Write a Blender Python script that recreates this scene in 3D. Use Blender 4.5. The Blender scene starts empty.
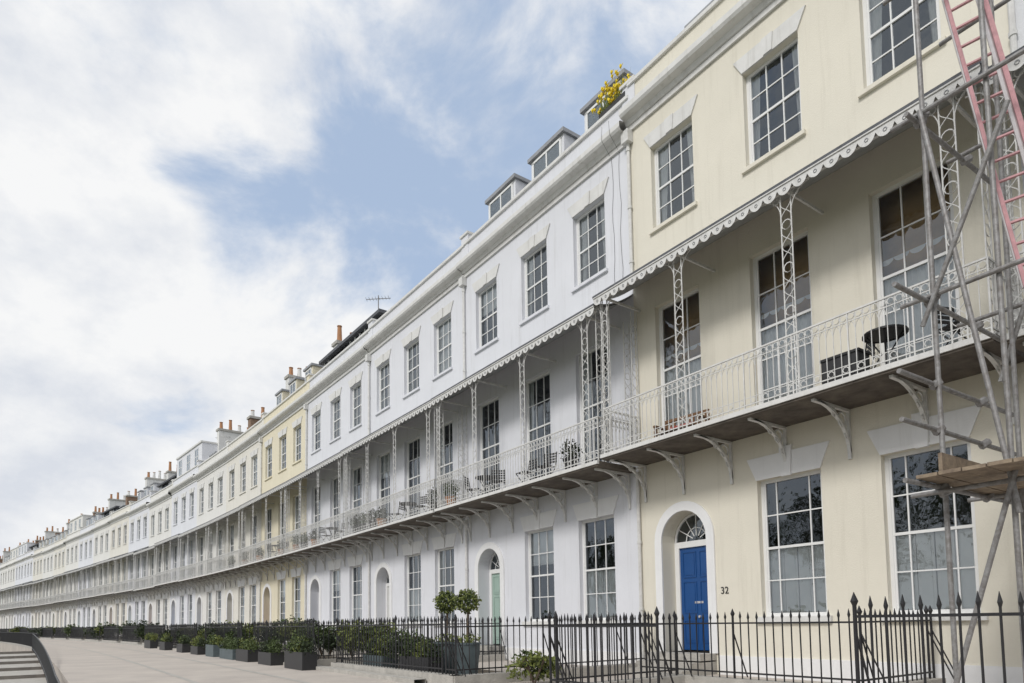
import bpy, math, random
from math import sin, cos, pi, radians
from mathutils import Vector, Matrix
R = random.Random(7)
scene = bpy.context.scene
COL = scene.collection

# ------------------------------------------------------------------ materials
def nt_new(name):
    m = bpy.data.materials.new(name); m.use_nodes = True
    nt = m.node_tree; b = nt.nodes['Principled BSDF']
    return m, nt, b

def mat(name, col, rough=0.6, var=0.12, scale=3.0, bump=0.0, bscale=60.0, streak=0.0, metal=0.0, col2=None, spec=0.5):
    m, nt, b = nt_new(name)
    N = nt.nodes; L = nt.links
    b.inputs['Roughness'].default_value = rough
    b.inputs['Metallic'].default_value = metal
    b.inputs['Specular IOR Level'].default_value = spec
    geo = N.new('ShaderNodeNewGeometry')
    n = N.new('ShaderNodeTexNoise'); n.inputs['Scale'].default_value = scale
    n.inputs['Detail'].default_value = 6; n.inputs['Roughness'].default_value = 0.65
    L.new(geo.outputs['Position'], n.inputs['Vector'])
    mr = N.new('ShaderNodeMapRange'); mr.inputs[1].default_value = .3; mr.inputs[2].default_value = .7
    L.new(n.outputs['Fac'], mr.inputs[0])
    mx = N.new('ShaderNodeMix'); mx.data_type = 'RGBA'
    c2 = col2 if col2 else tuple(c*(1-var) for c in col)
    mx.inputs[6].default_value = (*c2, 1); mx.inputs[7].default_value = (*col, 1)
    L.new(mr.outputs[0], mx.inputs[0])
    out = mx.outputs[2]
    if streak > 0:
        mp = N.new('ShaderNodeMapping'); mp.inputs['Scale'].default_value = (3.5, 3.5, .22)
        L.new(geo.outputs['Position'], mp.inputs[0])
        n2 = N.new('ShaderNodeTexNoise'); n2.inputs['Scale'].default_value = 1.6; n2.inputs['Detail'].default_value = 5
        n2.inputs['Roughness'].default_value = .7
        L.new(mp.outputs[0], n2.inputs['Vector'])
        r2 = N.new('ShaderNodeMapRange'); r2.inputs[1].default_value = .53; r2.inputs[2].default_value = .78
        r2.inputs[3].default_value = 0; r2.inputs[4].default_value = streak
        L.new(n2.outputs['Fac'], r2.inputs[0])
        m2 = N.new('ShaderNodeMix'); m2.data_type = 'RGBA'
        m2.inputs[7].default_value = (col[0]*.52, col[1]*.50, col[2]*.46, 1)
        L.new(r2.outputs[0], m2.inputs[0]); L.new(out, m2.inputs[6]); out = m2.outputs[2]
    L.new(out, b.inputs['Base Color'])
    if bump > 0:
        n3 = N.new('ShaderNodeTexNoise'); n3.inputs['Scale'].default_value = bscale; n3.inputs['Detail'].default_value = 4
        L.new(geo.outputs['Position'], n3.inputs['Vector'])
        bp = N.new('ShaderNodeBump'); bp.inputs['Strength'].default_value = bump; bp.inputs['Distance'].default_value = .02
        L.new(n3.outputs['Fac'], bp.inputs['Height']); L.new(bp.outputs[0], b.inputs['Normal'])
    return m

def glass_mat():
    m = bpy.data.materials.new('window_glass'); m.use_nodes = True
    nt = m.node_tree; N = nt.nodes; L = nt.links; N.clear()
    o = N.new('ShaderNodeOutputMaterial'); mx = N.new('ShaderNodeMixShader')
    tr = N.new('ShaderNodeBsdfTransparent'); tr.inputs[0].default_value = (.93, .95, .94, 1)
    gl = N.new('ShaderNodeBsdfGlossy'); gl.inputs['Roughness'].default_value = .015
    gl.inputs[0].default_value = (.84, .92, 1.0, 1)
    fr = N.new('ShaderNodeFresnel'); fr.inputs[0].default_value = 1.62
    geo = N.new('ShaderNodeNewGeometry'); n = N.new('ShaderNodeTexNoise'); n.inputs['Scale'].default_value = 2.2
    n.inputs['Detail'].default_value = 2
    L.new(geo.outputs['Position'], n.inputs['Vector'])
    bp = N.new('ShaderNodeBump'); bp.inputs['Strength'].default_value = .3; bp.inputs['Distance'].default_value = .03
    L.new(n.outputs['Fac'], bp.inputs['Height']); L.new(bp.outputs[0], gl.inputs['Normal'])
    ad = N.new('ShaderNodeMath'); ad.operation = 'ADD'; ad.inputs[1].default_value = .07
    L.new(fr.outputs[0], ad.inputs[0]); L.new(ad.outputs[0], mx.inputs[0])
    L.new(tr.outputs[0], mx.inputs[1]); L.new(gl.outputs[0], mx.inputs[2]); L.new(mx.outputs[0], o.inputs[0])
    return m

M = {}
M['white'] = mat('painted_render_white', (.74, .75, .79), .75, .07, .6, .25, 40, .28)
M['white2'] = mat('painted_render_offwhite', (.76, .75, .72), .75, .07, .6, .25, 40, .3)
M['white3'] = mat('painted_render_grey_white', (.70, .71, .73), .75, .08, .6, .25, 40, .32)
M['cream'] = mat('painted_render_cream', (.765, .725, .62), .75, .07, .6, .25, 40, .26)
M['cream2'] = mat('painted_render_pale_cream', (.75, .725, .66), .75, .07, .6, .25, 40, .3)
M['yellow'] = mat('painted_render_yellow', (.76, .70, .54), .75, .07, .6, .25, 40, .28)
M['trim'] = mat('painted_stone_trim', (.74, .735, .715), .65, .14, 2.5, .2, 30, .55)
M['lintel'] = mat('painted_lintel', (.82, .82, .82), .65, .06, 2.5, .15, 30, .2)
M['frame'] = mat('window_frame_paint', (.80, .80, .79), .45, .05, 4)
M['glass'] = glass_mat()
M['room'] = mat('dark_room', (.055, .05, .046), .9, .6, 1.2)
M['glow_paint'] = mat('room_painted_lamplight', (.66, .42, .20), .9, .35, 1.2)  # indoor lamplight painted in as a bright orange wall colour, no emission
M['curtain'] = mat('curtain_cloth', (.82, .81, .80), .9, .06, 3)
M['iron_w'] = mat('white_painted_iron', (.74, .735, .715), .5, .22, 9, .1, 80, .35)
M['iron_b'] = mat('black_painted_iron', (.022, .022, .025), .45, .4, 9)
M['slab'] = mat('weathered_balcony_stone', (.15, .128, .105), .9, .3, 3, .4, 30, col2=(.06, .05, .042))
M['lead'] = mat('lead_roof_sheet', (.34, .35, .37), .6, .25, 3, .2, 10, .3)
M['slate'] = mat('roof_slate', (.12, .125, .14), .7, .4, 6, .4, 20)
M['copper'] = mat('canopy_metal', (.36, .37, .37), .6, .25, 4, .2, 20, .4)
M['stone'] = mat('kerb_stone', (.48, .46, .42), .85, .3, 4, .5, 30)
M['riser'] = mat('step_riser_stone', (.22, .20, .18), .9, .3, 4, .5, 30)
M['pave'] = mat('terrace_paving', (.53, .48, .425), .9, .18, .7, .4, 50, col2=(.41, .37, .335))
M['asphalt'] = mat('asphalt', (.055, .055, .058), .9, .3, 3, .4, 60)
M['soil'] = mat('garden_soil', (.10, .08, .055), .95, .4, 5, .6, 30)
M['grassm'] = mat('lawn', (.07, .10, .03), .95, .4, 5, .6, 50)
M['wood'] = mat('scaffold_board_wood', (.34, .27, .19), .85, .4, 7, .4, 40, col2=(.16, .12, .09))
M['teak'] = mat('teak_wood', (.22, .12, .06), .7, .3, 12)
M['steel'] = mat('galvanised_tube', (.33, .33, .33), .55, .45, 14, .2, 60, 0, .25, col2=(.16, .145, .135))
M['alu'] = mat('aluminium_ladder', (.66, .63, .63), .4, .2, 12, 0, 60, 0, .3)
M['pink'] = mat('ladder_paint_pink', (.66, .36, .38), .6, .3, 12)
M['brick'] = mat('chimney_brick', (.30, .20, .14), .9, .4, 7, .4, 40)
M['pot'] = mat('terracotta_pot', (.48, .24, .12), .8, .25, 7)
M['blue'] = mat('door_paint_blue', (.012, .075, .25), .35, .1, 3)
M['green'] = mat('door_paint_pale_green', (.36, .48, .42), .4, .1, 3)
M['navy'] = mat('door_paint_navy', (.03, .05, .10), .4, .1, 3)
M['red'] = mat('door_paint_red', (.20, .03, .03), .4, .1, 3)
M['pale'] = mat('door_paint_white', (.7, .7, .68), .4, .1, 3)
M['leaf'] = mat('leaves', (.085, .12, .03), .7, .5, 9, col2=(.03, .05, .015))
M['leafy'] = mat('yellow_green_leaves', (.20, .23, .05), .7, .5, 9, col2=(.08, .10, .025))
M['leafd'] = mat('dark_leaves', (.035, .055, .02), .7, .5, 9, col2=(.012, .02, .008))
M['bark'] = mat('bark', (.12, .09, .065), .9, .4, 8, .6, 20)
M['petal'] = mat('yellow_petals', (.88, .68, .03), .6, .12, 9)
M['dark'] = mat('dark_plastic', (.03, .03, .032), .5, .3, 9)
M['teal'] = mat('painted_planter_grey_teal', (.10, .13, .14), .6, .3, 6)
M['cushion'] = mat('cushion_fabric', (.45, .12, .10), .9, .2, 6)
M['num'] = mat('number_paint', (.03, .03, .03), .5, .1, 9)

# ------------------------------------------------------------------ mesh builder
class MB:
    def __init__(s): s.v = []; s.f = []; s.m = []; s.mats = []
    def mi(s, k):
        if k not in s.mats: s.mats.append(k)
        return s.mats.index(k)
    def poly(s, pts, k):
        i = len(s.v); s.v += [tuple(p) for p in pts]; s.f.append(tuple(range(i, i+len(pts)))); s.m.append(s.mi(k))
    def box(s, x0, x1, y0, y1, z0, z1, k):
        i = len(s.v)
        s.v += [(x0,y0,z0),(x1,y0,z0),(x1,y1,z0),(x0,y1,z0),(x0,y0,z1),(x1,y0,z1),(x1,y1,z1),(x0,y1,z1)]
        for q in ((0,3,2,1),(4,5,6,7),(0,1,5,4),(1,2,6,5),(2,3,7,6),(3,0,4,7)):
            s.f.append(tuple(i+a for a in q)); s.m.append(s.mi(k))
    def tube(s, p, q, r, k, n=6, r2=None, caps=True):
        p = Vector(p); q = Vector(q); d = q-p
        if d.length < 1e-6: return
        d.normalize(); a = Vector((0,0,1)) if abs(d.z) < .9 else Vector((1,0,0))
        u = d.cross(a).normalized(); w = d.cross(u)
        r2 = r if r2 is None else r2; i = len(s.v)
        for c, rr in ((p, r), (q, r2)):
            for j in range(n):
                an = 2*pi*(j+.5)/n; s.v.append(tuple(c + u*cos(an)*rr + w*sin(an)*rr))
        mk = s.mi(k)
        for j in range(n):
            s.f.append((i+j, i+(j+1) % n, i+n+(j+1) % n, i+n+j)); s.m.append(mk)
        if caps:
            s.f.append(tuple(i+j for j in range(n-1, -1, -1))); s.m.append(mk)
            s.f.append(tuple(i+n+j for j in range(n))); s.m.append(mk)
    def chain(s, pts, r, k, n=4):
        for a, b in zip(pts[:-1], pts[1:]): s.tube(a, b, r, k, n, caps=False)
    def ring(s, c, ax, rad, r, k, seg=8, n=3):
        c = Vector(c)
        u, w = {'x': (Vector((0,1,0)), Vector((0,0,1))), 'y': (Vector((1,0,0)), Vector((0,0,1))), 'z': (Vector((1,0,0)), Vector((0,1,0)))}[ax]
        pts = [c+u*cos(2*pi*i/seg)*rad+w*sin(2*pi*i/seg)*rad for i in range(seg+1)]
        s.chain(pts, r, k, n)
    def mesh(s, name, smooth=False):
        me = bpy.data.meshes.new(name); me.from_pydata(s.v, [], s.f)
        for k in s.mats: me.materials.append(M[k])
        me.polygons.foreach_set('material_index', s.m)
        if smooth: me.polygons.foreach_set('use_smooth', [True]*len(s.f))
        me.update(); return me

def add(name, me, parent=None, loc=None, rotz=None, override=None):
    ob = bpy.data.objects.new(name, me); COL.objects.link(ob)
    if parent: ob.parent = parent
    if loc is not None: ob.location = loc
    if rotz is not None: ob.rotation_euler = (0, 0, rotz)
    if override:
        for i, sl in enumerate(ob.material_slots):
            nm = me.materials[i].name
            for k, v in override.items():
                if nm == M[k].name:
                    sl.link = 'OBJECT'; sl.material = M[v]
    return ob

# ------------------------------------------------------------------ layout of crescent
EYE = 1.2; TH0 = 34.433; D = 11.864
def head(s):
    a = TH0+.077*min(max(s, 0), 40)+.135*(min(max(s, 40), 90)-40)+.022*(max(s, 90)-90)
    return radians(a)
STEP = .25; tab = {}
def build_tab():
    p = Vector((D*cos(radians(TH0)), D*sin(radians(TH0)))); tab[0] = p.copy()
    for i in range(1, 1400):
        th = head((i-.5)*STEP); p = p + Vector((-sin(th), cos(th)))*STEP; tab[i] = p.copy()
build_tab()
def P(s, o, z=0):
    th = head(s)
    if s <= 0: b = tab[0] + Vector((-sin(th), cos(th)))*s
    else:
        i = min(int(s/STEP), 1398); f = s/STEP-i; b = tab[i]*(1-f)+tab[i+1]*f
    b = b + Vector((-cos(th), -sin(th)))*o
    return Vector((b.x, b.y, z))
W = 8.08; S0 = 3.47
BAYS = (1.59, 4.07, 6.72)

# ------------------------------------------------------------------ house templates
ZT, ZC = 13.55, 13.9
ZP = 14.75
GFW = (1.19, 3.94, 1.38); FFW = (5.08, 8.62, 1.32); SFW = (10.5, 12.6, 1.28)
DC, DR, DZ0, DSP = 6.72, .65, .44, 2.97

def house_walls():
    b = MB()
    ops = []
    for x in BAYS[:2]: ops.append((x-GFW[2]/2, x+GFW[2]/2, GFW[0], GFW[1]))
    ops.append((DC-DR, DC+DR, DZ0, DSP+DR))
    for x in BAYS:
        ops.append((x-FFW[2]/2, x+FFW[2]/2, FFW[0], FFW[1])); ops.append((x-SFW[2]/2, x+SFW[2]/2, SFW[0], SFW[1]))
    ops = [tuple(round(v, 4) for v in o) for o in ops]
    xs = sorted(set([0, W]+[v for o in ops for v in o[:2]])); zs = sorted(set([-.3, ZT]+[v for o in ops for v in o[2:]]))
    for i in range(len(xs)-1):
        for j in range(len(zs)-1):
            cx = (xs[i]+xs[i+1])/2; cz = (zs[j]+zs[j+1])/2
            if any(o[0] < cx < o[1] and o[2] < cz < o[3] for o in ops): continue
            b.poly([(xs[i+1],0,zs[j]),(xs[i],0,zs[j]),(xs[i],0,zs[j+1]),(xs[i+1],0,zs[j+1])], 'white')
    for o in ops:
        dp = -.2
        x0, x1, z0, z1 = o
        if z0 == DZ0:
            dp = -.42; z1 = DSP
        b.poly([(x0,0,z0),(x0,dp,z0),(x0,dp,z1),(x0,0,z1)], 'white'); b.poly([(x1,0,z0),(x1,0,z1),(x1,dp,z1),(x1,dp,z0)], 'white')
        b.poly([(x0,0,z0),(x1,0,z0),(x1,dp,z0),(x0,dp,z0)], 'trim')
        if z0 != DZ0: b.poly([(x0,0,z1),(x0,dp,z1),(x1,dp,z1),(x1,0,z1)], 'white')
    n = 14
    A = [(DC-DR*cos(pi*i/n), DSP+DR*sin(pi*i/n)) for i in range(n+1)]
    for (xa, za), (xb, zb) in zip(A[:-1], A[1:]):
        zt = DSP+DR
        b.poly([(xb,0,zb),(xa,0,za),(xa,0,zt),(xb,0,zt)], 'white')
        b.poly([(xa,0,za),(xb,0,zb),(xb,-.42,zb),(xa,-.42,za)], 'white')
    ro, ri, y = DR+.21, DR+.0, .045
    O = [(DC-ro*cos(pi*i/n), DSP+ro*sin(pi*i/n)) for i in range(n+1)]
    O = [(DC-ro, DZ0)]+O+[(DC+ro, DZ0)]; I = [(DC-ri, DZ0)]+A+[(DC+ri, DZ0)]
    for k in range(len(O)-1):
        b.poly([(O[k+1][0],y,O[k+1][1]),(O[k][0],y,O[k][1]),(I[k][0],y,I[k][1]),(I[k+1][0],y,I[k+1][1])], 'lintel')
        b.poly([(O[k][0],y,O[k][1]),(O[k+1][0],y,O[k+1][1]),(O[k+1][0],.001,O[k+1][1]),(O[k][0],.001,O[k][1])], 'lintel')
        b.poly([(I[k][0],y,I[k][1]),(I[k+1][0],y,I[k+1][1]),(I[k+1][0],.001,I[k+1][1]),(I[k][0],.001,I[k][1])], 'lintel')
    for x in (.01, W-.01): b.poly([(x,-.01,-.3),(x,-10,-.3),(x,-10,ZC),(x,-.01,ZC)], 'white')
    b.poly([(0,-10,-.3),(W,-10,-.3),(W,-10,ZC),(0,-10,ZC)], 'white')
    b.box(.003, DC-.88, -.05, .035, -.3, .4, 'lintel'); b.box(DC+.88, W-.003, -.05, .035, -.3, .4, 'lintel')
    return b.mesh('house_walls')

def lintel(b, xc, w, z, k='lintel', hh=.42, key=True):
    y = .035; s = .2; kw = .13
    pts = [(xc-w/2, z), (xc-w/2-s, z+hh), (xc-kw, z+hh), (xc-kw*.75, z)]
    def ext(pl, y):
        b.poly([(p[0], y, p[1]) for p in pl], k)
        for a, c in zip(pl, pl[1:]+pl[:1]): b.poly([(a[0],y,a[1]),(c[0],y,c[1]),(c[0],.001,c[1]),(a[0],.001,a[1])], k)
    ext(pts, y); ext([(2*xc-p[0], p[1]) for p in pts][::-1], y)
    e = .10 if key else .0
    ext([(xc-kw*.75, z-.02 if key else z), (xc-kw, z+hh+e), (xc+kw, z+hh+e), (xc+kw*.75, z-.02 if key else z)], y+.03)

def house_trim():
    b = MB()
    for x in BAYS[:2]: lintel(b, x, GFW[2], GFW[1], hh=.46)
    for x in BAYS: lintel(b, x, SFW[2], SFW[1], hh=.36, k='trim', key=False)
    for x in BAYS[:2]: b.box(x-GFW[2]/2-.1, x+GFW[2]/2+.1, -.19, .09, GFW[0]-.1, GFW[0]+.012, 'trim')
    for x in BAYS: b.box(x-SFW[2]/2-.08, x+SFW[2]/2+.08, -.19, .07, SFW[0]-.07, SFW[0]+.012, 'white')
    b.box(0, W, -.3, .06, ZT-.14, ZT-.02, 'trim')
    prof = [(.02, ZT-.02), (.10, ZT+.0), (.14, ZT+.10), (.30, ZT+.14), (.34, ZT+.20), (.34, ZC-.02), (.30, ZC+.02), (-.05, ZC+.06)]
    for (y0, z0), (y1, z1) in zip(prof[:-1], prof[1:]):
        b.poly([(W,y0,z0),(0,y0,z0),(0,y1,z1),(W,y1,z1)], 'trim')
    b.box(0, W, -.32, -.04, ZC-.1, ZP-.09, 'white')
    b.box(0, W, -.37, .03, ZP-.09, ZP, 'trim')
    b.box(-.22, .22, -6, -.015, ZC, ZP+.28, 'white')
    b.box(-.26, .26, -6, .035, ZP+.28, ZP+.36, 'trim')
    return b.mesh('house_trim')

def sash(b, xc, w, z0, z1, y=-.13, cols=3, rt=2, rb=2, mid=.5, style=0, rng=None, k='frame', margin=False):
    x0, x1 = xc-w/2, xc+w/2; fw = .065
    b.box(x0, x0+fw, y-.07, y, z0, z1, k); b.box(x1-fw, x1, y-.07, y, z0, z1, k)
    b.box(x0+fw, x1-fw, y-.07, y, z1-fw, z1, k); b.box(x0+fw, x1-fw, y-.07, y, z0, z0+.08, k)
    zm = z0+(z1-z0)*mid
    a, c = x0+fw, x1-fw
    b.box(a, c, y-.06, y-.012, zm-.025, zm+.025, k)
    for s in (a, c-.035): b.box(s, s+.035, y-.058, y-.015, z0+.08, z1-fw, k)
    a += .035; c -= .035
    fr = [i/cols for i in range(1, cols)] if not margin else [.2, .8]
    for f in fr: b.box(a+(c-a)*f-.012, a+(c-a)*f+.012, y-.05, y-.02, z0+.08, z1-fw, k)
    for i in range(1, rb): b.box(a, c, y-.048, y-.022, z0+.08+(zm-z0-.08)*i/rb-.012, z0+.08+(zm-z0-.08)*i/rb+.012, k)
    for i in range(1, rt): b.box(a, c, y-.048, y-.022, zm+(z1-fw-zm)*i/rt-.012, zm+(z1-fw-zm)*i/rt+.012, k)
    b.poly([(x1,y-.04,z0),(x0,y-.04,z0),(x0,y-.04,z1),(x1,y-.04,z1)], 'glass')
    bk = 'glow_paint' if style == 3 else 'room'
    yb = -1.5 if style != 3 else -.6  # back wall set nearer where lamplight is painted on, so it shows brighter
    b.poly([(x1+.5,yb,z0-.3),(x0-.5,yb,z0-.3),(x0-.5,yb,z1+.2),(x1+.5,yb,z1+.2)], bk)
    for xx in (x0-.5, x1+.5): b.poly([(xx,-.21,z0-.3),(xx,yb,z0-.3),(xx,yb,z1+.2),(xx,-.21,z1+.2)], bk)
    b.poly([(x0-.5,-.21,z1+.2),(x1+.5,-.21,z1+.2),(x1+.5,yb,z1+.2),(x0-.5,yb,z1+.2)], 'room' if style != 3 else 'glow_paint')
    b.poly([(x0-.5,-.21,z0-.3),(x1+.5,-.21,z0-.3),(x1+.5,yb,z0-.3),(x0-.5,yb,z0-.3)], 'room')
    rng = rng or R
    cy = y-.11
    def drape(xa, xb, za, zb, amp=.02, n=None, skew=0):
        n = n or max(4, int((xb-xa)/.03)); ph = rng.random()*6
        for i in range(n):
            u0, u1 = xa+(xb-xa)*i/n, xa+(xb-xa)*(i+1)/n
            f = lambda u: cy+amp*sin(u*55+ph)+amp*.6*sin(u*23+ph*2)
            g = (lambda u: u+skew*(u-xa)) if skew < 0 else (lambda u: u+skew*(xb-u))
            b.poly([(g(u1) if skew else u1,f(u1),za),(g(u0) if skew else u0,f(u0),za),(u0,f(u0),zb),(u1,f(u1),zb)], 'curtain')
    if style == 1:
        q = w*rng.uniform(.2, .32); drape(x0, x0+q, z0, z1, skew=-.35); drape(x1-q, x1, z0, z1, skew=.35)
    elif style == 2:
        zz = z0+(z1-z0)*rng.uniform(.45, .8)
        b.poly([(x1,cy,zz),(x0,cy,zz),(x0,cy,z1),(x1,cy,z1)], 'curtain')
    elif style == 3:
        drape(x0, x1, z0, z0+(z1-z0)*.56, .02)
        for i in range(5):
            xa = x0+w*i/5
            pts = [(xa+w/10+w/10*cos(pi+pi*j/8), cy, z0+(z1-z0)*.66+.10*sin(pi+pi*j/8)) for j in range(9)]
            b.poly(pts, 'curtain')
    elif style == 4:
        zz = z0+(z1-z0)*.5
        for xa, xb in ((x0+.03, xc-.30), (xc-.29, xc-.01), (xc+.01, xc+.29), (xc+.30, x1-.03)):
            b.box(xa, xb, cy-.02, cy+.01, z0, zz, 'curtain')
            b.box(xa+.05, xb-.05, cy+.01, cy+.02, z0+.1, zz-.08, 'frame')
    elif style == 5:
        drape(x0, x1, z0, z1, .02)
    elif style == 6:
        drape(x0, xc-.1, z0, z0+(z1-z0)*.5, .015); b.box(x1-.32, x1-.03, cy-.02, cy+.01, z0, z1, 'curtain')

def door(b):
    y = -.42; x0, x1 = DC-DR, DC+DR; n = 12
    b.box(x0, x0+.13, y-.08, y, DZ0, DSP, 'frame'); b.box(x1-.13, x1, y-.08, y, DZ0, DSP, 'frame')
    b.box(x0+.13, x1-.13, y-.08, y+.01, DSP-.14, DSP, 'frame')
    a, c = x0+.13, x1-.13; zb, zt = DZ0+.03, DSP-.14
    b.box(a, c, y-.075, y-.04, zb, zt, 'blue')
    wd = (c-a)
    for i in range(2):
        xa = a+.1+i*(wd/2-.03); xb = xa+wd/2-.17
        for z0, z1 in ((zb+.18, zb+.66), (zb+.86, zb+1.55), (zb+1.68, zt-.12)):
            for q in ((xa-.02, xb+.02, z0-.02, z0), (xa-.02, xb+.02, z1, z1+.02)): b.box(q[0], q[1], y-.04, y-.025, q[2], q[3], 'blue')
            for q in (xa-.02, xb): b.box(q, q+.02, y-.04, y-.025, z0, z1, 'blue')
            b.box(xa+.035, xb-.035, y-.04, y-.03, z0+.04, z1-.04, 'blue')
    b.tube((DC-.02, y-.04, zb+.76), (DC-.02, y, zb+.76), .03, 'alu', 8)
    b.box(DC-.13, DC+.13, y-.04, y-.03, zb+1.06, zb+1.11, 'alu')
    pts = [(DC-DR*cos(pi*i/n), DSP+DR*sin(pi*i/n)) for i in range(n+1)]
    b.poly([(p[0], y-.03, p[1]) for p in pts], 'glass')
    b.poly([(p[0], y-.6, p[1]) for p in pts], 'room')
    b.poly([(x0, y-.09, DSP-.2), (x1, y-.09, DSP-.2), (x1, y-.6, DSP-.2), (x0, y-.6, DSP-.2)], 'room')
    b.chain([(p[0]+(DC-p[0])*.05, y-.02, p[1]-(p[1]-DSP)*.05) for p in pts], .035, 'frame', 4)
    for i in range(1, 6):
        an = pi*i/6; b.tube((DC-.12*cos(an), y-.02, DSP+.12*sin(an)), (DC-.6*cos(an), y-.02, DSP+.6*sin(an)), .012, 'frame', 4)
    b.chain([(DC-.3*cos(pi*i/8), y-.02, DSP+.3*sin(pi*i/8)) for i in range(9)], .012, 'frame', 4)
    for i in range(3):
        if i: b.box(DC-.8, DC+.8, .003, .55+.3*i, DZ0-.145*(i+1)-.03, DZ0-.145*i-.03, 'stone')
        else: b.box(DC-.8, DC+.8, -.45, .55, DZ0-.145, DZ0, 'stone')

def windows_mesh(variant):
    b = MB(); rng = random.Random(variant+11)
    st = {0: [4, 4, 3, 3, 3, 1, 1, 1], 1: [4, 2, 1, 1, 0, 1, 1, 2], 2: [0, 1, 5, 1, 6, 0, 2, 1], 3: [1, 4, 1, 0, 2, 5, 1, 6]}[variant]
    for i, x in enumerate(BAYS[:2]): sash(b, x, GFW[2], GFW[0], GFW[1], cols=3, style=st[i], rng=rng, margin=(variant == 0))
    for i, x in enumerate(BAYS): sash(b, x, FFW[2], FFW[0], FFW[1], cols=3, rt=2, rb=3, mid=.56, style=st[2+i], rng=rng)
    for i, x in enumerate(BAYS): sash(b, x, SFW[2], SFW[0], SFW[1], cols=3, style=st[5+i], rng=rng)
    door(b)
    return b.mesh('house_windows_%d' % variant)

BD = 1.3; BZ0, BZ1 = 4.88, 5.0; RT = 6.08; CV = 8.56
POSTS = (.5, 3.1, 5.6, 7.86)
def balcony_mesh():
    b = MB(); a, c = .08, W-.08
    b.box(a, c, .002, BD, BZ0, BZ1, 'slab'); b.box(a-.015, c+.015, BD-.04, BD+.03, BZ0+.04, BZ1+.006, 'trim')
    for x in (.3, 1.5, 2.8, 4.07, 5.35, 6.65, 7.83):
        pts = []
        for i in range(9):
            t = i/8*pi/2
            pts.append((x, .05+(BD-.25)*(1-cos(t)), BZ0-.8+.77*sin(t)))
        for p, q in zip(pts[:-1], pts[1:]):
            b.poly([(x-.03,p[1],p[2]),(x+.03,p[1],p[2]),(x+.03,q[1],q[2]),(x-.03,q[1],q[2])], 'iron_w')
            b.poly([(x-.03,p[1]-.04,p[2]+.03),(x+.03,p[1]-.04,p[2]+.03),(x+.03,q[1]-.04,q[2]+.03),(x-.03,q[1]-.04,q[2]+.03)], 'iron_w')
            for sx in (-.03, .03): b.poly([(x+sx,p[1],p[2]),(x+sx,q[1],q[2]),(x+sx,q[1]-.04,q[2]+.03),(x+sx,p[1]-.04,p[2]+.03)], 'iron_w')
        b.box(x-.03, x+.03, .003, .05, BZ0-.9, BZ0-.004, 'iron_w'); b.box(x-.03, x+.03, .05, BD-.12, BZ0-.05, BZ0-.004, 'iron_w')
        b.ring((x, .25, BZ0-.22), 'x', .13, .018, 'iron_w', 10, 4); b.ring((x, .52, BZ0-.13), 'x', .07, .015, 'iron_w', 8, 4)
        b.ring((x, .12, BZ0-.48), 'x', .06, .014, 'iron_w', 8, 4)
    y = BD-.06
    def rail(p0, p1):
        p0 = Vector(p0); p1 = Vector(p1); d = p1-p0; n = max(2, round(d.length/.125))
        for z, r in ((RT, .020), (RT-.15, .010), (BZ1+.09, .013), (BZ1+.22, .008)):
            b.tube((p0.x,p0.y,z), (p1.x,p1.y,z), r, 'iron_w', 4)
        ax = 'y' if abs(d.x) > abs(d.y) else 'x'
        u = d.normalized()
        for i in range(n+1):
            p = p0+d*i/n; b.tube((p.x,p.y,BZ1), (p.x,p.y,RT), .0078 if i % 8 else .015, 'iron_w', 4, caps=False)
            if i < n:
                q = p0+d*(i+.5)/n; b.ring((q.x,q.y,RT-.075), ax, .052, .0078, 'iron_w', 7)
                if i % 2 == 0: b.ring((q.x,q.y,BZ1+.155), ax, .05, .0078, 'iron_w', 7)
                # small gothic heads between bars
                hw = d.length/n/2
                b.chain([(q.x-u.x*hw,q.y-u.y*hw,RT-.30), (q.x-u.x*hw*.6,q.y-u.y*hw*.6,RT-.21), (q.x,q.y,RT-.155), (q.x+u.x*hw*.6,q.y+u.y*hw*.6,RT-.21), (q.x+u.x*hw,q.y+u.y*hw,RT-.30)], .006, 'iron_w', 3)
    rail((a+.03, y, 0), (c-.03, y, 0)); rail((a+.03, .02, 0), (a+.03, y, 0)); rail((c-.03, .02, 0), (c-.03, y, 0))
    def post(x, y, ax, z0=BZ1, z1=CV+.12, hw=.10):
        dx, dy = (hw, 0) if ax == 'x' else (0, hw)
        for s in (-1, 1): b.tube((x+dx*s,y+dy*s,z0), (x+dx*s,y+dy*s,z1), .013, 'iron_w', 4)
        z = z0+.1; k = 0
        while z < z1-.25:
            if k % 3 == 2:
                b.ring((x, y, z+.12), 'y' if ax == 'x' else 'x', hw*.85, .009, 'iron_w', 10)
            else:
                for sg in (-1, 1):
                    b.chain([(x+dx*sg*cos(j*pi/5), y+dy*sg*cos(j*pi/5), z+.26*j/5) for j in range(6)], .0075, 'iron_w', 4)
            z += .26; k += 1
        for s in (-1, 1):
            if ax == 'x':
                b.chain([(x+s*(hw+.36*(1-cos(t*pi/12))), y, z1-.42+.40*sin(t*pi/12)) for t in range(7)], .010, 'iron_w', 4)
                b.ring((x+s*(hw+.09), y, z1-.1), 'y', .06, .008, 'iron_w', 8)
    for x in POSTS: post(x, y, 'x')
    for x in (a+.05, c-.05):
        post(x, .16, 'y'); post(x, y-.14, 'y')
    b.box(a, c, y-.03, y+.03, CV+.12, CV+.19, 'iron_w')
    for x in POSTS: b.box(x-.02, x+.02, .0, y-.03, CV+.13, CV+.18, 'iron_w')
    b.tube((a, .6, CV+.5), (c, .6, CV+.5), .01, 'iron_w', 4)
    return b.mesh('balcony_ironwork')

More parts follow.
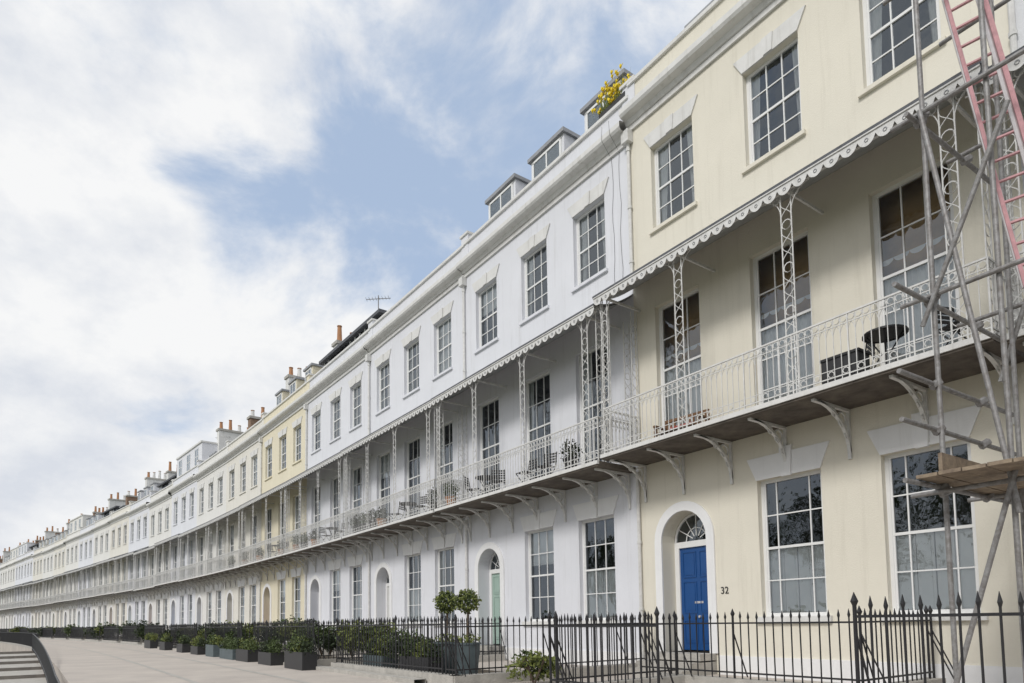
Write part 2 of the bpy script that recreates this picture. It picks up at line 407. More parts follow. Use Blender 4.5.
def canopy_mesh():
    b = MB(); a, c = .0, W
    y1 = BD+.06; pr = []
    for i in range(9):
        f = i/8; pr.append((.003+f*(y1-.003), CV+.85-.62*(1-(1-f)**1.7)))
    for (ya, za), (yb, zb) in zip(pr[:-1], pr[1:]):
        b.poly([(c,ya,za),(a,ya,za),(a,yb,zb),(c,yb,zb)], 'copper')
        b.poly([(c,ya,za-.03),(a,ya,za-.03),(a,yb,zb-.03),(c,yb,zb-.03)], 'copper')
        x = a
        while x < c+.01:
            b.poly([(x,ya,za),(x,yb,zb),(x,yb,zb+.035),(x,ya,za+.035)], 'copper'); x += .505
    b.box(a-.01, c+.01, y1-.01, y1+.035, CV+.19, CV+.235, 'slate')
    n = int(round((c-a)/.29)); w = (c-a)/n; ys = y1+.012
    for i in range(n):
        x0 = a+i*w
        for j in range(8):
            f0, f1 = j/8, (j+1)/8
            h = lambda f: CV+.11-.13*sin(pi*f)**.6
            b.poly([(x0+w*f1,ys,h(f1)),(x0+w*f0,ys,h(f0)),(x0+w*f0,ys,CV+.2),(x0+w*f1,ys,CV+.2)], 'iron_w')
        b.ring((x0+w/2, ys+.006, CV+.075), 'y', .03, .006, 'lead', 6)
    b.box(a, c, ys+.004, ys+.02, CV+.165, CV+.188, 'iron_w')
    return b.mesh('canopy')

def area_railing(segs, plinth=True, h=1.32, pz=.2, name='area_railing'):
    b = MB()
    for (x0, y0), (x1, y1) in segs:
        p = Vector((x0,y0,0)); q = Vector((x1,y1,0)); d = q-p; n = max(1, round(d.length/.15)); u = d.normalized(); v = Vector((-u.y, u.x, 0))
        if plinth:
            i0 = p-u*.1; i1 = q+u*.1
            c = [i0-v*.13, i1-v*.13, i1+v*.13, i0+v*.13]
            b.poly([(w.x,w.y,pz) for w in c], 'stone')
            for A, B in zip(c, c[1:]+c[:1]): b.poly([(A.x,A.y,-.1),(B.x,B.y,-.1),(B.x,B.y,pz),(A.x,A.y,pz)], 'stone')
        for z in (pz+.1, h-.16): b.tube((x0,y0,z), (x1,y1,z), .019, 'iron_b', 4)
        for i in range(n+1):
            w = p+d*i/n
            big = i % 14 == 0 or i == n
            r = .02 if big else .0115; hh = h+.05 if big else h
            rq = random.Random(i*7+int(x0*9)); hh += rq.uniform(-.01, .01); lx = rq.uniform(-.006, .006)
            b.tube((w.x,w.y,pz), (w.x+u.x*lx,w.y+u.y*lx,hh-.09), r, 'iron_b', 5, caps=False)
            b.tube((w.x+u.x*lx,w.y+u.y*lx,hh-.10), (w.x+u.x*lx,w.y+u.y*lx,hh-.06), r*1.0, 'iron_b', 5, r2=r*1.9, caps=False)
            b.tube((w.x+u.x*lx,w.y+u.y*lx,hh-.06), (w.x+u.x*lx,w.y+u.y*lx,hh+.03), r*1.9, 'iron_b', 5, r2=.002, caps=False)
            if big: b.tube((w.x,w.y,h-.3), (w.x-v.x*.35,w.y-v.y*.35,pz+.0), .012, 'iron_b', 4)
    return b.mesh(name)

def roof_mesh(kind):
    b = MB()
    if kind in (0, 5):
        b.poly([(0,-.4,ZC),(W,-.4,ZC),(W,-5,ZP+1.0),(0,-5,ZP+1.0)], 'slate'); b.poly([(0,-5,ZP+1.0),(W,-5,ZP+1.0),(W,-10,ZC),(0,-10,ZC)], 'slate')
        b.box(2.2, 3.0, -1.4, -.6, ZC, ZP+.35, 'lead')
        if kind == 0:
            b.box(5, 5.7, -1.2, -.6, ZC, ZP+.22, 'lead'); b.box(3.9, 4.6, -.9, -.42, ZP-.2, ZP+.18, 'white')
        else:
            b.box(4.9, 6.5, -2.6, -.6, ZC, ZP+.55, 'slate'); b.box(4.8, 6.6, -2.7, -.5, ZP+.55, ZP+.66, 'lead')
            b.tube((7.1,-1,ZP-.3), (7.1,-1,ZP+.6), .05, 'lead', 8)
    if kind in (1, 4):
        zt = ZP+1.2
        b.poly([(0,-.5,ZC),(W,-.5,ZC),(W,-1.5,zt),(0,-1.5,zt)], 'slate'); b.poly([(0,-1.5,zt),(W,-1.5,zt),(W,-5,zt+.5),(0,-5,zt+.5)], 'lead')
        b.poly([(0,-5,zt+.5),(W,-5,zt+.5),(W,-10,ZC),(0,-10,ZC)], 'slate')
        for x in (1.5, 4.07, 6.6):
            w = .82 if kind == 1 else .6
            b.box(x-w, x+w, -2.4, -.62, ZC, zt+.12, 'white')
            b.box(x-w-.08, x+w+.08, -2.5, -.52, zt+.12, zt+.24, 'lead')
            b.box(x-w+.12, x+w-.12, -.62, -.60, ZP-.15, zt+.02, 'curtain')
            b.box(x-w+.12, x+w-.12, -.60, -.59, ZP-.15, zt+.02, 'glass')
            b.box(x-w+.1, x-w+.18, -.62, -.57, ZP-.2, zt+.04, 'frame'); b.box(x+w-.18, x+w-.1, -.62, -.57, ZP-.2, zt+.04, 'frame')
            b.box(x-.03, x+.03, -.61, -.575, ZP-.2, zt+.04, 'frame'); b.box(x-w+.1, x+w-.1, -.61, -.57, zt-.03, zt+.04, 'frame')
    if kind == 2:
        zt = ZP+1.1
        b.box(.4, W-.4, -3.6, -.75, ZC, ZP+.15, 'white')
        b.box(.5, W-.5, -3.5, -.8, ZP+.15, zt-.1, 'glass')
        b.box(.7, W-.7, -3.3, -1.6, ZP+.15, zt-.12, 'room')
        x = .5
        while x < W-.4:
            b.box(x-.04, x+.04, -.82, -.75, ZP+.15, zt-.1, 'dark' if int(x*3) % 2 else 'frame'); x += .59
        b.box(.2, W-.2, -3.8, -.55, zt-.1, zt+.06, 'slate'); b.poly([(.2,-3.8,zt),(W-.2,-3.8,zt),(W,-10,ZC),(0,-10,ZC)], 'slate')
    if kind == 3:
        zt = ZP+2.0
        b.box(.1, W-.1, -9.5, -.36, ZC, zt, 'white'); b.box(.05, W-.05, -9.6, -.26, zt, zt+.14, 'trim')
        for x in BAYS:
            b.box(x-.5, x+.5, -.37, -.35, ZP+.35, zt-.3, 'glass'); b.box(x-.03, x+.03, -.355, -.33, ZP+.35, zt-.3, 'frame')
            b.box(x-.5, x+.5, -.355, -.33, (ZP+zt)/2, (ZP+zt)/2+.05, 'frame')
            for q in (x-.53, x+.48): b.box(q, q+.05, -.355, -.32, ZP+.3, zt-.25, 'frame')
    return b.mesh('house_roof_%d' % kind)

def chimney_mesh(seed):
    b = MB(); rng = random.Random(seed); x0, x1 = -.3, .3
    y0 = -4.4; y1 = -1.6; zt = ZP+2.7+rng.uniform(-.5, .5)
    b.box(x0, x1, y0, y1, ZC, zt, 'brick' if seed % 2 else 'trim'); b.box(x0-.08, x1+.08, y0-.08, y1+.08, zt, zt+.18, 'stone')
    n = rng.choice((4, 5, 6))
    for i in range(n):
        y = y0+.25+(y1-y0-.5)*i/(n-1); hh = rng.uniform(.5, 1.0)
        b.tube((0, y, zt+.18), (0, y, zt+.18+hh), .15, 'pot' if rng.random() < .75 else 'trim', 8, r2=.115); b.ring((0, y, zt+.18+hh), 'z', .125, .03, 'pot', 8, 4)
    return b.mesh('house_chimney_%d' % seed)

WALLS = house_walls(); TRIM = house_trim(); WIN = [windows_mesh(i) for i in range(4)]
BALC = balcony_mesh(); CAN = canopy_mesh(); ROOF = [roof_mesh(i) for i in range(6)]; CHIM = [chimney_mesh(i) for i in range(5)]
RA = area_railing([((.1, 5.55), (5.75, 5.55)), ((5.75, 5.55), (5.75, .3)), ((7.6, 5.55), (7.6, .3)), ((7.6, 5.55), (7.98, 5.55))], name='area_railing_std')
RB = area_railing([((1.5, 2.5), (5.75, 2.5)), ((1.5, 2.5), (1.5, .3)), ((2.5, 5.55), (4.7, 5.55)), ((4.7, 5.55), (4.7, 2.7)), ((7.6, 5.55), (7.6, .3)), ((7.6, 5.55), (7.98, 5.55))], name='area_railing_setback', h=1.28)
RC = area_railing([((.1, 5.55), (8.0, 5.55))], name='area_railing_near', h=1.36)

walls = {-1: 'white3', 0: 'cream', 1: 'white', 2: 'white', 3: 'white', 4: 'yellow', 5: 'cream2', 6: 'white2', 7: 'white', 8: 'white2', 9: 'white', 10: 'cream2', 11: 'white2', 12: 'white', 13: 'white2', 14: 'cream2', 15: 'white2'}
roofs = {-1: 0, 0: 5, 1: 1, 2: 0, 3: 2, 4: 4, 5: 0, 6: 5, 7: 3, 8: 2, 9: 4, 10: 5, 11: 2, 12: 4, 13: 3, 14: 4}
doors = {0: 'blue', 1: 'green', 2: 'pale', 3: 'navy', 4: 'red', 5: 'navy'}
zsc = {-1: 1.0, 0: 1.02, 1: 1.0, 2: .998, 3: .995}
NH = 28
houses = {}
for i in range(-2, NH):
    s0 = S0+W*i; a = P(s0, 0); c = P(s0+W, 0); dd = (c-a); ang = math.atan2(dd.y, dd.x)
    e = bpy.data.objects.new('terrace_house', None); COL.objects.link(e); e.empty_display_size = .5
    e.location = a; e.rotation_euler = (0, 0, ang)
    e.scale = (dd.length/W, 1, zsc.get(i, 1+R.uniform(-.015, .012)))
    houses[i] = e
    wc = walls.get(i, R.choice(['white', 'white2', 'cream2', 'white2', 'white3']))
    add('walls', WALLS, e, override={'white': wc}); add('cornice_and_trim', TRIM, e, override={'white': wc})
    v = 0 if i == 0 else R.choice((1, 2, 3)) if i != 1 else 1
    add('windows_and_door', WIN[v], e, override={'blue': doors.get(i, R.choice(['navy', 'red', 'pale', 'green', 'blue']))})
    add('balcony', BALC, e); add('verandah_canopy', CAN, e)
    rk = roofs.get(i, R.choice((0, 5, 1, 2, 4, 3)))
    add('roof', ROOF[rk], e, override={'white': wc})
    if i >= 4: add('chimney_stack', CHIM[i % 5], e)
    r = add('iron_area_railing', RC if i == -1 else RB if i == 0 else RA, None, a, ang)
    r.scale = (dd.length/W, 1, 1)
for i in (-1, 0, 1, 2, 3, 4):
    b = MB(); x = W-.03
    b.tube((x, .07, .1), (x, .07, 4.75), .045, 'iron_w', 8); b.tube((x, .07, 9.5), (x, .07, 13.5), .045, 'iron_w', 8)
    for z in (1.4, 3.0, 10, 11.4, 12.9): b.tube((x, .07, z), (x, .07, z+.07), .06, 'iron_w', 8)
    b.box(x-.12, x+.12, .01, .2, 13.1, 13.4, 'iron_w')
    add('downpipe', b.mesh('downpipe'), houses[i])
b = MB(); rr = random.Random(5)
for x0 in (.35, .62):
    b.chain([(x0+.02*sin(k*1.3+x0*9)+rr.uniform(-.01,.01), .36 if k < 2 else .012, 14.1-k*.35) for k in range(13)], .0045, 'iron_b', 3)
add('wall_cable', b.mesh('wall_cable'), houses[1])
cu = bpy.data.curves.new('house_number', 'FONT'); cu.body = '32'; cu.size = .21; cu.extrude = .004; cu.materials.append(M['num'])
t = bpy.data.objects.new('house_number', cu); COL.objects.link(t); t.parent = houses[0]; t.location = (5.75, .012, 1.70); t.rotation_euler = (pi/2, 0, pi)

# ------------------------------------------------------------------ ground
def strip(name, o0, o1, z, k, s0=-14, s1=262, thick=None, ds=2.0):
    b = MB(); s = s0
    while s < s1:
        e = min(s+ds, s1)
        p = [P(s, o0, z), P(e, o0, z), P(e, o1, z), P(s, o1, z)]
        b.poly(p, k)
        if thick:
            for A, B in ((p[1], p[0]), (p[3], p[2])):
                b.poly([A, B, B-Vector((0,0,thick)), A-Vector((0,0,thick))], k)
        s = e
    return add(name, b.mesh(name))
b = MB(); b.poly([(-900,-500,-.95),(900,-500,-.95),(900,1400,-.95),(-900,1400,-.95)], 'grassm'); add('ground', b.mesh('ground'))
strip('terrace_pavement', -1, 11.45, 0, 'pave', thick=1.1)
strip('road', 12.2, 19, -.94, 'asphalt')
strip('kerb', 5.72, 5.98, .09, 'stone', s0=12, thick=.12)
strip('terrace_edge_kerb', 11.15, 11.46, .1, 'stone', s0=46, thick=.12)
for o in (7.4, 9.2): strip('paving_channel', o, o+.12, .004, 'stone', s0=-8)
for i in range(1, NH):
    b = MB(); s0 = S0+W*i
    p = [P(s0+.4, 3.2, .05), P(s0+5.3, 3.2, .05), P(s0+5.3, 5.3, .05), P(s0+.4, 5.3, .05)]; b.poly(p, 'soil'); add('garden_bed', b.mesh('garden_bed'))
b = MB()
for i in range(7):
    s1 = 46-3.6*i
    p = [P(s1-3.6, 11.47, -.13*(i+1)), P(s1, 11.47, -.13*(i+1)), P(s1, 14.2, -.13*(i+1)), P(s1-3.6, 14.2, -.13*(i+1))]
    b.poly(p, 'stone')
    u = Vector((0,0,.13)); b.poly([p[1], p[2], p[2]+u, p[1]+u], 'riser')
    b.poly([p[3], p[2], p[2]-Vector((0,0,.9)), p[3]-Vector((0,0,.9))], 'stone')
add('stone_steps', b.mesh('stone_steps'))
b = MB()
def hz(s): return -.91*min(1, max(0, (46-s)/25))
s = 16.5; prev = None
while s < 47:
    q = P(s, 11.62, hz(s))
    b.tube(q, q+Vector((0,0,.92)), .011, 'iron_b', 5)
    if prev is not None:
        for z in (.92, .12): b.tube(prev+Vector((0,0,z)), q+Vector((0,0,z)), .02, 'iron_b', 5)
    prev = q; s += .17
s = 47
while s < 120:
    q = P(s, 11.4, .1); e = P(s+.28, 11.4, .1)
    b.tube(q, q+Vector((0,0,.85)), .012, 'iron_b', 4, caps=False); b.tube(q+Vector((0,0,.85)), e+Vector((0,0,.85)), .02, 'iron_b', 4, caps=False)
    s += .28
add('stair_handrail', b.mesh('stair_handrail'))

# ------------------------------------------------------------------ vegetation
def leaves(b, c, rad, n, size, k, rng, shell=.55):
    c = Vector(c)
    for _ in range(n):
        while True:
            d = Vector((rng.uniform(-1,1), rng.uniform(-1,1), rng.uniform(-1,1)))
            if .05 < d.length < 1: break
        d = d.normalized()*(shell+(1-shell)*rng.random()**.6)*(1+.12*sin(d.x*9+d.z*7))
        p = c+Vector((d.x*rad[0], d.y*rad[1], d.z*rad[2]))
        u = Vector((rng.gauss(0,1), rng.gauss(0,1), rng.gauss(0,1))).normalized(); v = u.cross(Vector((rng.gauss(0,1), rng.gauss(0,1), rng.gauss(0,1)))).normalized()
        s = size*rng.uniform(.6, 1.3)
        b.poly([p-u*s, p+v*s*.45, p+u*s, p-v*s*.45], k)
def pot(b, x, y, z, r, h, k):
    b.tube((x,y,z), (x,y,z+h), r*.75, k, 12, r2=r); b.ring((x,y,z+h), 'z', r, .025, k, 12, 4)
rng = random.Random(3)
for s, o in ((13.3, 4.5), (12.4, 4.5)):
    q = P(s, o, 0); b = MB(); pot(b, q.x, q.y, 0, .28, .75, 'teal'); b.tube((q.x,q.y,.7), (q.x+.02,q.y,1.5), .022, 'bark', 6)
    leaves(b, (q.x,q.y,1.66), (.25,.25,.23), 520, .045, 'leaf', rng, .5); leaves(b, (q.x,q.y,1.66), (.28,.28,.26), 420, .04, 'leafy', rng, .7)
    leaves(b, (q.x,q.y,.85), (.28,.28,.12), 160, .04, 'leafy', rng, .2)
    add('topiary_bay_tree', b.mesh('topiary_bay_tree'))
def bush(s, o, z, rad, n, size, k, name='garden_shrub'):
    q = P(s, o, z); b = MB()
    for _ in range(4): b.tube((q.x,q.y,z-rad[2]), (q.x+rng.uniform(-.4,.4)*rad[0], q.y+rng.uniform(-.4,.4)*rad[1], z+.3*rad[2]), .02, 'bark', 5)
    for j in range(7):
        c = (q.x+rng.uniform(-.55,.55)*rad[0], q.y+rng.uniform(-.55,.55)*rad[1], z+rng.uniform(-.3,.35)*rad[2])
        leaves(b, c, tuple(r*rng.uniform(.4,.65) for r in rad), n//6, size, k if j % 3 else rng.choice(('leaf', 'leafy', 'leafd')), rng, .3)
    add(name, b.mesh(name))
bush(10.3, 4.3, .4, (.6, .5, .4), 900, .05, 'leafy'); bush(14.6, 4.6, .5, (.9, .6, .45), 1200, .06, 'leafd'); bush(15.8, 4.2, .7, (.8, .5, .5), 1000, .055, 'leaf')
bush(17.0, 4.8, .9, (.8, .6, .5), 1300, .06, 'leafy'); bush(18.6, 4.6, .7, (.7, .5, .5), 1000, .06, 'leaf'); bush(19.6, 4.9, .8, (.7, .5, .5), 1000, .06, 'leafd')
bush(20.6, 4.8, .85, (.9, .5, .6), 1200, .06, 'leaf'); bush(22.7, 4.8, .95, (1.1, .6, .6), 1600, .06, 'leafy')
bush(25.5, 4.6, .85, (1.0, .6, .6), 1200, .06, 'leafd'); bush(28.4, 4.9, .9, (1.0, .5, .6), 1100, .06, 'leaf'); bush(31.3, 4.9, .9, (1.3, .6, .6), 1500, .06, 'leafd')
bush(35.5, 4.6, .8, (1.2, .6, .6), 1000, .07, 'leafy'); bush(39, 4.8, .8, (1.2, .6, .6), 1000, .07, 'leafd'); bush(43, 4.8, .8, (1.2, .7, .7), 1200, .08, 'leafd')
bush(51, 5, 1.0, (1.3, .7, 1.0), 1200, .1, 'leafd'); bush(58, 5, .95, (1.5, .7, .9), 1000, .1, 'leafd'); bush(68, 5, .9, (1.8, .7, .9), 1000, .12, 'leafd')
bush(82, 5, .9, (2, .7, .9), 900, .12, 'leaf'); bush(98, 5, .9, (2, .8, .9), 800, .14, 'leafd'); bush(114, 5, .9, (2, .8, .9), 700, .14, 'leafd')
for s in (13.4, 15.6, 18.5, 21.3, 24.0, 26.2, 28.9, 31.8, 35.0, 39.5, 44):
    b = MB(); l = rng.uniform(.6, 1.0); hh = rng.uniform(.35, .5); kk = rng.choice(('dark', 'dark', 'teal', 'dark'))
    q = [P(s-l, 5.95, 0), P(s+l, 5.95, 0), P(s+l, 6.35, 0), P(s-l, 6.35, 0)] if s > 17 else [P(s-l, 4.9, 0), P(s+l, 4.9, 0), P(s+l, 5.3, 0), P(s-l, 5.3, 0)]
    Z = Vector((0,0,hh))
    for A, B in zip(q, q[1:]+q[:1]): b.poly([A, B, B+Z, A+Z], kk)
    b.poly([p+Z*.92 for p in q], 'soil')
    for kx in range(8):
        c = q[0].lerp(q[1], (kx+.5)/8)+Vector((0,0,hh+.12)); c = c+(q[3]-q[0])*.5; leaves(b, c, (.24,.22,.22+.14*rng.random()), 170, .045, rng.choice(('leaf','leafy','leafd','leaf')), rng, .2)
    add('planter_trough', b.mesh('planter_trough'))
q = P(S0+W+.6, -.15, ZP); b = MB(); th = radians(TH0)
b.box(-.5, .5, -.14, .14, 0, .18, 'dark')
for _ in range(190):
    x, y = rng.uniform(-.45,.45), rng.uniform(-.12,.12); tx, ty, tz = x+rng.gauss(0,.14), y+rng.gauss(0,.12), rng.uniform(.25,.8)
    b.poly([(x-.02,y,.15),(x+.02,y,.15),(tx,ty,tz)], 'leafy')
    if rng.random() < .42:
        c = Vector((tx,ty+.05,tz))
        for j in range(6):
            an = j*pi/3; d = Vector((cos(an)*.075, .03*sin(an*2), sin(an)*.075)); e = Vector((cos(an+.5)*.045, .02, sin(an+.5)*.045)); b.poly([c, c+e, c+d*1.1], 'petal')
        b.tube(c, c+Vector((0,.05,0)), .022, 'petal', 6, r2=.036)
add('daffodil_window_box', b.mesh('daffodil_window_box'), None, q, pi/2+th)
def tree(s, o, h, seed):
    rr = random.Random(seed); q = P(s, o, -.95); b = MB()
    b.tube(q, q+Vector((0,0,h*.4)), .28, 'bark', 8, r2=.18)
    for j in range(13):
        an = rr.uniform(0, 2*pi); st = q+Vector((0,0,h*rr.uniform(.25,.42))); en = q+Vector((cos(an)*h*rr.uniform(.1,.32), sin(an)*h*rr.uniform(.1,.32), h*rr.uniform(.5,.95)))
        b.tube(st, en, .1, 'bark', 5, r2=.03)
        for _ in range(3):
            c = en+Vector((rr.gauss(0,.7), rr.gauss(0,.7), rr.gauss(0,.5))); leaves(b, c, (1.1,1.1,.85), 110, .16, rr.choice(('leafd','leaf')), rr, .2)
    add('broadleaf_tree', b.mesh('broadleaf_tree'))
for j, (s, o, h) in enumerate(((-16, 24, 9), (-6, 27, 10), (3, 25, 9), (12, 27, 11), (22, 29, 10), (33, 30, 11), (46, 31, 10))): tree(s, o, h, j)

# ------------------------------------------------------------------ balcony furniture
def place(name, b, s, o, z, extra=0): return add(name, b.mesh(name), None, P(s, o, z), pi/2+head(s)+extra)
def bistro_table():
    b = MB(); b.tube((0,0,.70), (0,0,.725), .33, 'dark', 20)
    b.ring((0,0,.70), 'z', .33, .014, 'iron_b', 20, 4)
    for a in (.4, .4+pi/2, .4+pi, .4+1.5*pi): b.chain([(cos(a)*.26,sin(a)*.26,.7), (cos(a)*.06,sin(a)*.06,.38), (cos(a)*.28,sin(a)*.28,0)], .013, 'iron_b', 5)
    return b
def chair(k='iron_b'):
    b = MB()
    for x in (-.2, .2):
        b.chain([(x,-.2,.0), (x,.22,.45)], .013, k, 5); b.chain([(x,.2,0), (x,-.2,.45), (x,-.27,.9)], .013, k, 5)
    for i in range(6): b.box(-.2, .2, -.18+i*.07, -.13+i*.07, .445, .46, k)
    for i in range(4): b.box(-.2, .2, -.265, -.25, .60+i*.075, .65+i*.075, k)
    return b
FZ = BZ1*1.02+.003
place('bistro_table', bistro_table(), 5.2, .8, FZ); place('folding_chair', chair(), 4.15, .75, FZ, 1.2); place('folding_chair', chair(), 5.9, .4, FZ, -1.4)
b = MB(); b.box(-.32, .32, -.18, .18, 0, .46, 'dark'); b.box(-.34, .34, -.2, .2, .46, .50, 'dark')
place('storage_box', b, 5.8, .95, FZ)
b = MB()
for x in (-.55, .55):
    b.box(x-.03, x+.03, -.22, -.16, 0, .62, 'teak'); b.box(x-.03, x+.03, .16, .22, 0, .42, 'teak'); b.box(x-.035, x+.035, -.22, .24, .42, .46, 'teak')
for i in range(5): b.box(-.55, .55, -.18+i*.08, -.12+i*.08, .26, .285, 'teak')
for i in range(11): b.box(-.5+i*.1-.02, -.5+i*.1+.02, -.2, -.18, .3, .58, 'teak')
b.box(-.4, .2, -.14, .18, .287, .34, 'cushion')
b.box(-.58, .58, -.22, -.17, .58, .64, 'teak'); place('garden_bench', b, 9.7, .55, FZ, .1)
FZ1 = BZ1+.003
for s, ex in ((14.3, .3), (15.2, 0), (16.6, 1.0), (18.0, 2.2), (21.6, .5), (23.6, -1), (29.2, .4), (31, 2), (37.5, .4), (39.2, 2)): place('folding_chair', chair('dark'), s, .75, FZ1, ex)
for s in (17.3, 22.6, 30.2, 38.3): place('bistro_table', bistro_table(), s, .75, FZ1)
for s in (13.0, 19.1, 20.3, 24.5, 25.3, 26.1, 27, 32, 33.5, 34.6, 37, 41, 44, 47):
    b = MB(); pot(b, 0, 0, 0, .2, .35, rng.choice(('pot', 'dark'))); leaves(b, (0,0,.58), (.28,.28,.33), 300, .05, rng.choice(('leaf', 'leafd')), rng, .2); place('potted_plant', b, s, .95, FZ1)

# ------------------------------------------------------------------ scaffold
b = MB(); TB = .029
def sc(a, c, r=TB, k='steel'): b.tube(P(*a), P(*c), r, k, 10)
def clamp(a):
    p = P(*a); b.tube(p-Vector((.05,0,.03)), p+Vector((.05,0,.03)), .052, 'steel', 6)
sc((3.5,3.2,0), (3.5,3.2,11.5)); sc((3.15,1.95,0), (3.1,1.95,11.5)); sc((2.82,3.2,0), (2.82,3.2,11.5)); sc((1.5,1.95,0), (1.5,1.95,11)); sc((1.0,3.2,0), (1.0,3.2,11))
for h in (2.72, 3.42, 3.98, 5.0, 7.3):
    sc((3.56, 4.05 if h < 6 else 3.5, h), (3.5, .9, h)); clamp((3.53, 3.2, h)); clamp((3.5, 1.95, h))
for h in (2.66, 5.05, 7.37, 9.1):
    sc((3.85, 3.26, h), (.5, 3.26, h+.03)); clamp((3.5, 3.2, h)); sc((3.75, 1.9, h+.06), (.5, 1.9, h+.06))
sc((3.5,3.28,7.4), (2.75,3.28,2.3)); sc((2.6,3.3,6.9), (3.6,3.3,4.7)); sc((3.5,3.3,.3), (2.72,3.3,2.9)); sc((3.2,2.0,.1), (2.5,2.0,3.3)); sc((3.3,1.9,4.2), (2.3,1.9,7.1))
sc((3.7,3.3,9.6), (2.6,3.3,10.3))
for s in (3.5, 2.82): p = P(s, 3.2, 0); b.box(p.x-.1, p.x+.1, p.y-.1, p.y+.1, .003, .023, 'steel')
add('scaffold_tower', b.mesh('scaffold_tower', False))
b = MB(); th = pi/2+radians(TH0)
for i in range(5): b.box(-.02+i*.235-1.0, .20+i*.235-1.0, -.3, 2.9, .0+.004*(i % 2), .04+.004*(i % 2), 'wood')
b.box(-.9, .05, 1.2, 1.42, .05, .09, 'wood'); b.box(-.1, -.06, .6, 2.8, .05, .27, 'wood')
add('scaffold_boards', b.mesh('scaffold_boards'), None, P(3.4, .9, 2.76), th)
b = MB()
A0, A1 = P(3.55, 2.9, 10.6), P(2.68, 2.9, 4.9); off = P(0, 0)-P(0, .3)
off2 = (P(.30, 0)-P(0, 0))*-1+off*.2
for o in (Vector((0,0,0)), off2): b.tube(A0+o, A1+o, .034, 'alu', 6)
n = 21
for i in range(1, n):
    p = A0.lerp(A1, i/n); b.tube(p, p+off2, .02, 'pink', 6)
b.tube(A0+off2*1.05+Vector((0,-.05,0)), A1+off2*1.05+Vector((0,-.05,0)), .028, 'pink', 6); b.tube(A0-off2*.08+Vector((0,-.05,0)), A1-off2*.08+Vector((0,-.05,0)), .022, 'pink', 6)
add('ladder', b.mesh('ladder'))

for s, o in ((30, -1.5), (60, -2)):
    b = MB(); q = P(s, o, 15.4); b.tube(q, q+Vector((0,0,2.2)), .025, 'steel', 5)
    b.tube(q+Vector((-.6,0,2.0)), q+Vector((.6,.1,2.1)), .018, 'steel', 4)
    for j in range(8): c = q+Vector((-.6+j*.16, 0, 2.0+.012*j)); b.tube(c-Vector((0,.2,0)), c+Vector((0,.2,0)), .01, 'steel', 3)
    add('tv_aerial', b.mesh('tv_aerial'))

# ------------------------------------------------------------------ sky
w = bpy.data.worlds.new('World'); scene.world = w; w.use_nodes = True; nt = w.node_tree; N = nt.nodes; L = nt.links
bg = N['Background']; bg.inputs[1].default_value = .1
SE = radians(40)
sky = N.new('ShaderNodeTexSky'); sky.sky_type = 'NISHITA'; sky.sun_disc = False; sky.sun_elevation = SE
outw = Vector((-.62, -.78, 0)).normalized()
sky.sun_rotation = math.atan2(outw.x, outw.y)
tc = N.new('ShaderNodeTexCoord')
mp = N.new('ShaderNodeMapping'); mp.inputs['Scale'].default_value = (1, 1, 1.5); mp.inputs['Location'].default_value = (.35, .2, .1)
L.new(tc.outputs['Generated'], mp.inputs[0])
n1 = N.new('ShaderNodeTexNoise'); n1.inputs['Scale'].default_value = 3.6; n1.inputs['Detail'].default_value = 10; n1.inputs['Roughness'].default_value = .58; n1.inputs['Distortion'].default_value = .3
L.new(mp.outputs[0], n1.inputs['Vector'])
dt = N.new('ShaderNodeVectorMath'); dt.operation = 'DOT_PRODUCT'; dt.inputs[1].default_value = Vector((-20, 660, 520)).normalized()
nm = N.new('ShaderNodeVectorMath'); nm.operation = 'NORMALIZE'; L.new(tc.outputs['Generated'], nm.inputs[0]); L.new(nm.outputs[0], dt.inputs[0])
br = N.new('ShaderNodeMapRange'); br.inputs[1].default_value = .90; br.inputs[2].default_value = 1.0; br.inputs[3].default_value = .13; br.inputs[4].default_value = -.07
L.new(dt.outputs['Value'], br.inputs[0])
ad = N.new('ShaderNodeMath'); ad.operation = 'ADD'; L.new(n1.outputs['Fac'], ad.inputs[0]); L.new(br.outputs[0], ad.inputs[1])
cr = N.new('ShaderNodeMapRange'); cr.interpolation_type = 'SMOOTHSTEP'; cr.inputs[1].default_value = .37; cr.inputs[2].default_value = .58
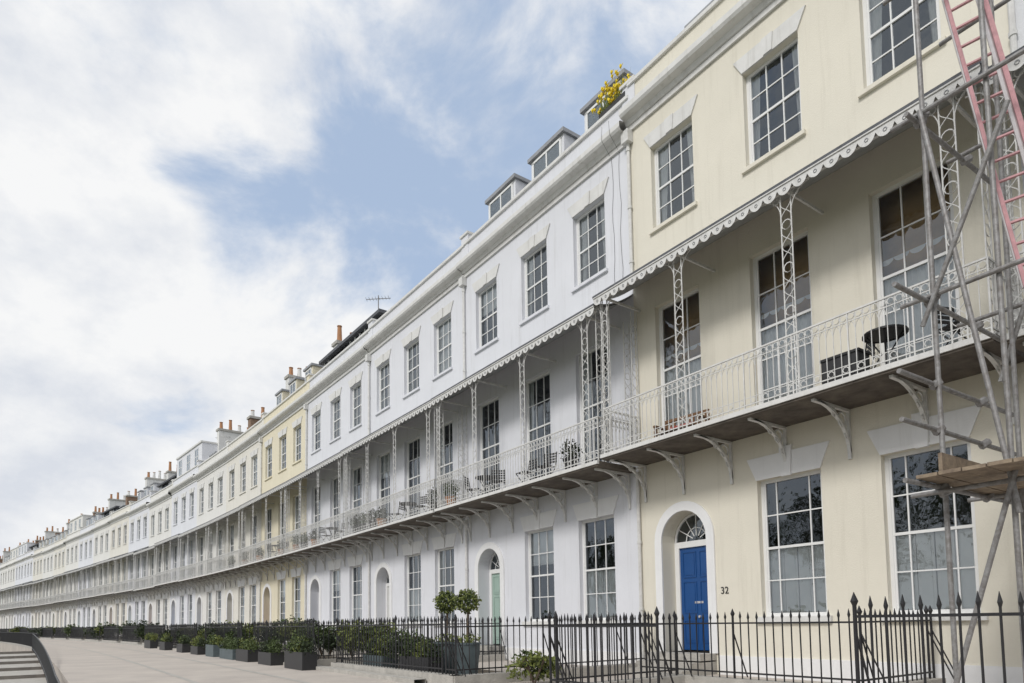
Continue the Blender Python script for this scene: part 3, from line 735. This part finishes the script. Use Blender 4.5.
L.new(ad.outputs[0], cr.inputs[0])
n2 = N.new('ShaderNodeTexNoise'); n2.inputs['Scale'].default_value = 4.4; n2.inputs['Detail'].default_value = 9; n2.inputs['Roughness'].default_value = .6; L.new(mp.outputs[0], n2.inputs['Vector'])
c2 = N.new('ShaderNodeMapRange'); c2.inputs[1].default_value = .36; c2.inputs[2].default_value = .58; L.new(n2.outputs['Fac'], c2.inputs[0])
cm = N.new('ShaderNodeMix'); cm.data_type = 'RGBA'; cm.inputs[6].default_value = (7.0, 7.35, 8.0, 1); cm.inputs[7].default_value = (9.3, 9.35, 9.4, 1); L.new(c2.outputs[0], cm.inputs[0])
hz_ = N.new('ShaderNodeMix'); hz_.data_type = 'RGBA'; hz_.inputs[0].default_value = .72; hz_.inputs[7].default_value = (5.2, 6.5, 8.6, 1); L.new(sky.outputs[0], hz_.inputs[6])
mx = N.new('ShaderNodeMix'); mx.data_type = 'RGBA'; L.new(cr.outputs[0], mx.inputs[0]); L.new(hz_.outputs[2], mx.inputs[6]); L.new(cm.outputs[2], mx.inputs[7])
L.new(mx.outputs[2], bg.inputs[0])

sd = bpy.data.lights.new('sun', 'SUN'); sd.energy = 1.9; sd.angle = radians(14); sd.color = (1, .97, .935)
so = bpy.data.objects.new('sun', sd); COL.objects.link(so)
to = Vector((outw.x*cos(SE), outw.y*cos(SE), sin(SE))); so.rotation_euler = to.to_track_quat('Z', 'Y').to_euler(); so.location = (0, -20, 40)

# ------------------------------------------------------------------ camera
cd = bpy.data.cameras.new('camera'); cam = bpy.data.objects.new('camera', cd); COL.objects.link(cam); scene.camera = cam
cam.matrix_world = Matrix.Translation((0, 0, EYE)) @ Matrix.Rotation(radians(90+3.888), 4, 'X') @ Matrix.Rotation(radians(-.881), 4, 'Z')
cd.sensor_width = 36; cd.lens = 660/1024*36; cd.shift_y = (576.9-341.5)/1024; cd.clip_end = 3000; cd.clip_start = .1
scene.view_settings.view_transform = 'Standard'; scene.view_settings.look = 'None'; scene.view_settings.exposure = 0
